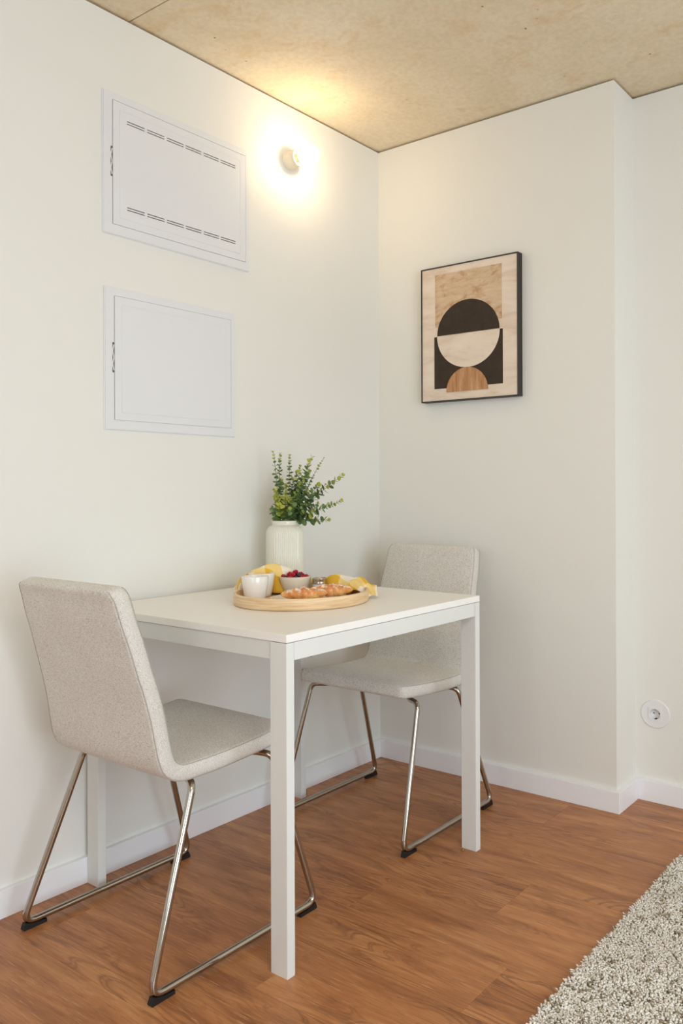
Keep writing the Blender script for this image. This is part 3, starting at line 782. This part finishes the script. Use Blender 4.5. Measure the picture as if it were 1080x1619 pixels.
def leaf_mesh(fresh):
    n = 8; vs = [(0, 0, 0)]; fs = []
    pts = []
    for i in range(n):
        a = 2*PI*i/n; x = .5+.5*math.cos(a); y = .50*math.sin(a)*(1-.12*math.cos(a)); pts.append((x, y, .10*x*x + .16*abs(y)))
    vs = [(.5, 0, .02)] + pts; fs = [(0, 1+i, 1+(i+1) % n) for i in range(n)]
    me = bpy.data.meshes.new('leaf'); me.from_pydata(vs, [], fs); me.materials.append(M['leaf_new' if fresh else 'leaf'])
    me.polygons.foreach_set('use_smooth', [True]*len(fs)); return me
LM = [leaf_mesh(False), leaf_mesh(True)]
vd = Vector((-.7326, .6806, 0)); rv = Vector((.6806, .7326, 0))
def sprig(label, r_, z_, dep, size=1.0, fresh=.16, spacing=.0125, group=None, start=.0, curve=.5):
    """tip: r_ to the right, z_ high, dep away from the camera side of the vase axis"""
    rnd = random.Random(label + str(r_) + str(z_))
    o = thing('eucalyptus_sprig', label, 'sprig', (VX, VY, .752), 0, group)
    org = Vector((VX, VY, .752))
    tip = Vector((VX, VY, 0)) + rv*r_ + vd*dep + Vector((0, 0, z_))
    hd = Vector((tip.x-VX, tip.y-VY, 0)); hl = hd.length; hd = hd/max(hl, 1e-6)
    m_r = min(.030, .012+hl*.16)
    mouth = Vector((VX, VY, .950)) + hd*m_r
    foot = Vector((VX, VY, .752)) - hd*.018 + Vector((rnd.uniform(-.012, .012), rnd.uniform(-.012, .012), .002))
    hgt = tip.z-mouth.z
    ctl = mouth + Vector((0, 0, max(hgt, .01)*curve)) + hd*(hl*.28)
    pts = [foot.lerp(mouth, i/3) for i in range(3)]
    up_ = [mouth*(1-s_)**2 + ctl*2*s_*(1-s_) + tip*s_*s_ for s_ in [i/14 for i in range(15)]]
    pts += up_; pts = [p-org for p in pts]; up_ = [p-org for p in up_]
    N = len(pts); v, f = sweep(pts, [.0013*(1-.6*i/(N-1)) for i in range(N)], 6)
    mesh('stem', v, f, 'stem', o, smooth=True)
    L_ = sum((up_[i+1]-up_[i]).length for i in range(14)); d = max(.006, start*L_); k = 0
    rot0 = rnd.uniform(0, PI)
    while d < L_+.001:
        q = d; i = 0
        while i < 13 and q > (up_[i+1]-up_[i]).length: q -= (up_[i+1]-up_[i]).length; i += 1
        sg = up_[i+1]-up_[i]; p = up_[i] + sg.normalized()*min(q, sg.length); t_ = sg.normalized()
        u = d/L_; lf = .0205*size*(1-.5*u**1.6)*rnd.uniform(.82, 1.15)
        x_ = t_.orthogonal().normalized(); y_ = t_.cross(x_)
        for side in (0, 1):
            a = rot0 + k*PI/2 + side*PI + rnd.uniform(-.3, .3)
            out = x_*math.cos(a) + y_*math.sin(a)
            lift = .35 + .75*max(0, (u-.75)/.25) + rnd.uniform(-.3, .45); tw = rnd.uniform(-.7, .7)
            dr = (out + t_*lift).normalized(); sd = t_.cross(out).normalized(); nz = dr.cross(sd).normalized()
            if nz.dot(t_) < 0: nz = -nz; sd = -sd
            sd, nz = sd*math.cos(tw) + nz*math.sin(tw), nz*math.cos(tw) - sd*math.sin(tw)
            fr = u > 1-fresh or rnd.random() < fresh*.35
            l = bpy.data.objects.new('leaf', LM[1 if fr else 0]); link(l, o)
            mm = Matrix((dr*lf, sd*lf, nz*lf)).transposed().to_4x4(); mm.translation = p + dr*.0005
            l.matrix_local = mm
        d += spacing*(1-.35*u)*rnd.uniform(.9, 1.1); k += 1
    return o
sprig('tallest thin upright sprig at the left of the bunch', -.036, 1.174, .01, .80, .12, .0165, curve=.75)
sprig('upright sprig second from the left of the bunch', -.014, 1.170, .0, .82, .14, .0135, curve=.7)
sprig('upright sprig third from the left, leaning slightly right', .015, 1.165, .015, .80, .14, .0135, curve=.7)
sprig('tall bushy sprig rising right of the middle of the bunch', .085, 1.156, .0, 1.15, .16, .0115, curve=.6)
sprig('thin sprig with small leaves reaching beyond the bushy tall one', .124, 1.152, .02, .55, .25, .016, curve=.55)
sprig('sprig with pale tips just left of the tall bushy one', .050, 1.130, -.01, .85, .25, .012, curve=.6)
sprig('long sprig arching to the upper right with a leafy tip', .181, 1.095, -.01, 1.25, .2, .0145, curve=.5)
sprig('thin small-leaved sprig in the upper right gap of the bunch', .091, 1.094, .03, .5, .2, .015, curve=.5)
sprig('small-leaved sprig pointing right below the leafy arching one', .134, 1.071, .03, .6, .2, .014, curve=.5)
sprig('long low sprig reaching furthest right with yellow green tip', .184, 1.015, -.01, 1.05, .3, .0125, curve=.45)
sprig('lowest sprig lying out to the right over the vase rim', .134, .953, -.02, 1.25, .2, .0150, curve=.9)
sprig('bright yellow green rosette sprig facing out at the upper middle', .003, 1.064, -.05, 1.05, .75, .0085, curve=.6)
sprig('bright rosette sprig at the left side of the bunch', -.030, 1.050, -.045, .95, .6, .0085, curve=.6)
sprig('low yellow rosette sprig just above the vase rim', -.018, 1.004, -.055, 1.0, .7, .0075, curve=.6)
sprig('pale rosette sprig right of the low yellow one', .019, 1.020, -.05, .95, .6, .008, curve=.6)
G_ = 'inner sprigs of the bunch'
for r_, z_, dp in ((.012, .990, -.06), (.025, 1.092, .0), (.068, 1.050, -.02), (-.043, .985, -.01), (.077, 1.108, .02), (.045, 1.070, -.03), (.055, 1.005, -.035), (-.030, 1.02, .02), (.095, 1.035, .01), (.030, 1.040, -.055), (.060, 1.085, -.045), (-.012, 1.085, .0), (.040, 1.110, .02), (.110, 1.070, -.03), (.085, .985, -.03), (.105, 1.005, .02), (-.040, .995, -.04)):
    wd_ = 'at far left' if r_ < -.02 else 'left of centre' if r_ < .02 else 'just right of centre' if r_ < .05 else 'right of centre' if r_ < .08 else 'at the right side'
    hg_ = 'near the vase rim' if z_ < 1.01 else 'at middle height' if z_ < 1.06 else 'in the upper part'
    fb_ = 'facing the room' if dp < -.015 else 'towards the wall' if dp > .005 else 'in mid depth'
    sprig('inner sprig %s, %s, %s' % (wd_, hg_, fb_), r_, z_, dp, 1.0, .10, .0105, G_, curve=.55)

# ================================================================= RUG
def rug():
    x0, x1, y0, y1 = 1.292, 3.05, -2.75, -.212
    t = thing('shaggy_rug', 'cream shaggy rug with grey brown flecks at the lower right', 'rug', ((x0+x1)/2, (y0+y1)/2, 0))
    ox, oy = (x0+x1)/2, (y0+y1)/2
    box_obj('rug_backing', (x0-ox, x1-ox, y0-oy, y1-oy, .0003, .009), 'rug_base', t, bev=.003)
    rng = np.random.default_rng(5)
    def lay(xa, xb, ya, yb, sp, fat):
        gx, gy = np.meshgrid(np.arange(xa, xb, sp), np.arange(ya, yb, sp)); p = np.stack([gx.ravel(), gy.ravel()], 1)
        return p + rng.uniform(-.5, .5, p.shape)*sp, np.full(len(p), fat)
    P1, F1 = lay(x0, 1.90, -1.60, y1, .0043, 1.05)
    P2, F2 = lay(1.90, x1, y0, y1, .012, 2.3); P3, F3 = lay(x0, 1.90, y0, -1.60, .012, 2.3)
    P = np.concatenate([P1, P2, P3]); F = np.concatenate([F1, F2, F3]); n = len(P)
    # wavy pile edge
    edge = np.array([noise.noise(Vector((0, a*22, 0)))*.004 for a in P[:, 1]]); 
    lean = rng.normal(0, .30, (n, 2)); h = rng.uniform(.0105, .0135, n)
    lump = np.array([noise.noise(Vector((a*28, b*28, 1))) for a, b in P]); h = h*(1+.28*lump)
    fl = np.array([noise.noise(Vector((a*34, b*60, 5))) + .7*noise.noise(Vector((a*80, b*140, 8))) for a, b in P])
    band_ = np.array([noise.noise(Vector((a*4, b*5, 2))) for a, b in P])
    tint = np.clip(.71 + rng.normal(0, .10, n) + .12*band_, .45, 1)
    dk = (fl + .35*band_ + rng.normal(0, .14, n)) > .42; tint[dk] = rng.uniform(.05, .40, dk.sum())
    md = ((fl + .35*band_) > .28) & ~dk; tint[md] -= rng.uniform(.0, .3, md.sum())
    # out-of-edge tufts flop outward
    for ax, lim, sg in ((0, x0, -1), (1, y1, 1)):
        near = np.abs(P[:, ax]-lim) < .012; lean[near, ax] += sg*.1
    K = 4; rings = 4; prof = [(.0, .0018), (.5, .0026), (.85, .0029), (1.05, .0018)]
    ang = np.arange(K)*2*np.pi/K; V = np.zeros((n, rings*K, 3)); ph = rng.uniform(0, 6.28, n)
    for r, (s_, rad) in enumerate(prof):
        bx = P[:, 0] - ox + lean[:, 0]*h*s_**1.6; by = P[:, 1] - oy + lean[:, 1]*h*s_**1.6; bz = .0075 + h*(s_ - .25*s_*s_)
        tw = ph + s_*2.0
        for k in range(K):
            V[:, r*K+k, 0] = bx + rad*F*np.cos(ang[k]+tw); V[:, r*K+k, 1] = by + rad*F*np.sin(ang[k]+tw); V[:, r*K+k, 2] = bz
    fs = []
    for r in range(rings-1):
        for k in range(K): fs.append((r*K+k, r*K+(k+1) % K, (r+1)*K+(k+1) % K, (r+1)*K+k))
    fs.append(tuple((rings-1)*K+k for k in range(K)))
    fs = np.array(fs); FA = (fs[None] + (np.arange(n)*rings*K)[:, None, None]).reshape(-1)
    nf = n*len(fs); me = bpy.data.meshes.new('pile'); me.vertices.add(n*rings*K); me.vertices.foreach_set('co', V.reshape(-1))
    me.loops.add(nf*4); me.loops.foreach_set('vertex_index', FA.astype(np.int32)); me.polygons.add(nf)
    me.polygons.foreach_set('loop_start', np.arange(nf, dtype=np.int32)*4); me.polygons.foreach_set('loop_total', np.full(nf, 4, np.int32))
    me.polygons.foreach_set('use_smooth', np.ones(nf, bool)); me.update(calc_edges=True)
    at = me.attributes.new('tint', 'FLOAT', 'POINT'); at.data.foreach_set('value', np.repeat(tint, rings*K).astype(np.float32))
    me.materials.append(M['rug']); o = bpy.data.objects.new('pile', me); link(o, t); o['kind'] = 'stuff'
    print('rug tufts', n, 'quads', nf)
rug()

# added, unseen ceiling fixture (its fill light is the disc set at the top of the script)
t = thing('added_ceiling_lamp', 'added unseen round white ceiling lamp in the middle of the room', 'ceiling lamp', (2.75, -2.3, H))
mesh('added_lamp_body', *lathe([(0, 0), (.40, 0), (.405, -.004), (.405, -.062), (.400, -.066), (.385, -.066), (.383, -.060), (0, -.060)], 96), 'enamel', t, smooth=False)

# tiny crumb at the foot of the right-hand table leg
bm = bmesh.new(); bmesh.ops.create_icosphere(bm, subdivisions=2, radius=.0045)
for v_ in bm.verts:
    v_.co *= 1 + .5*noise.noise(v_.co*400); v_.co.z = max(v_.co.z*.7, -.002)+.002; v_.co.x *= 1.4
tag(bm_obj('crumb', bm, 'crumb', smooth=True, loc=(.744, -.503, 0)), 'tiny brown crumb on the floor touching the table leg nearest the picture', 'crumb')
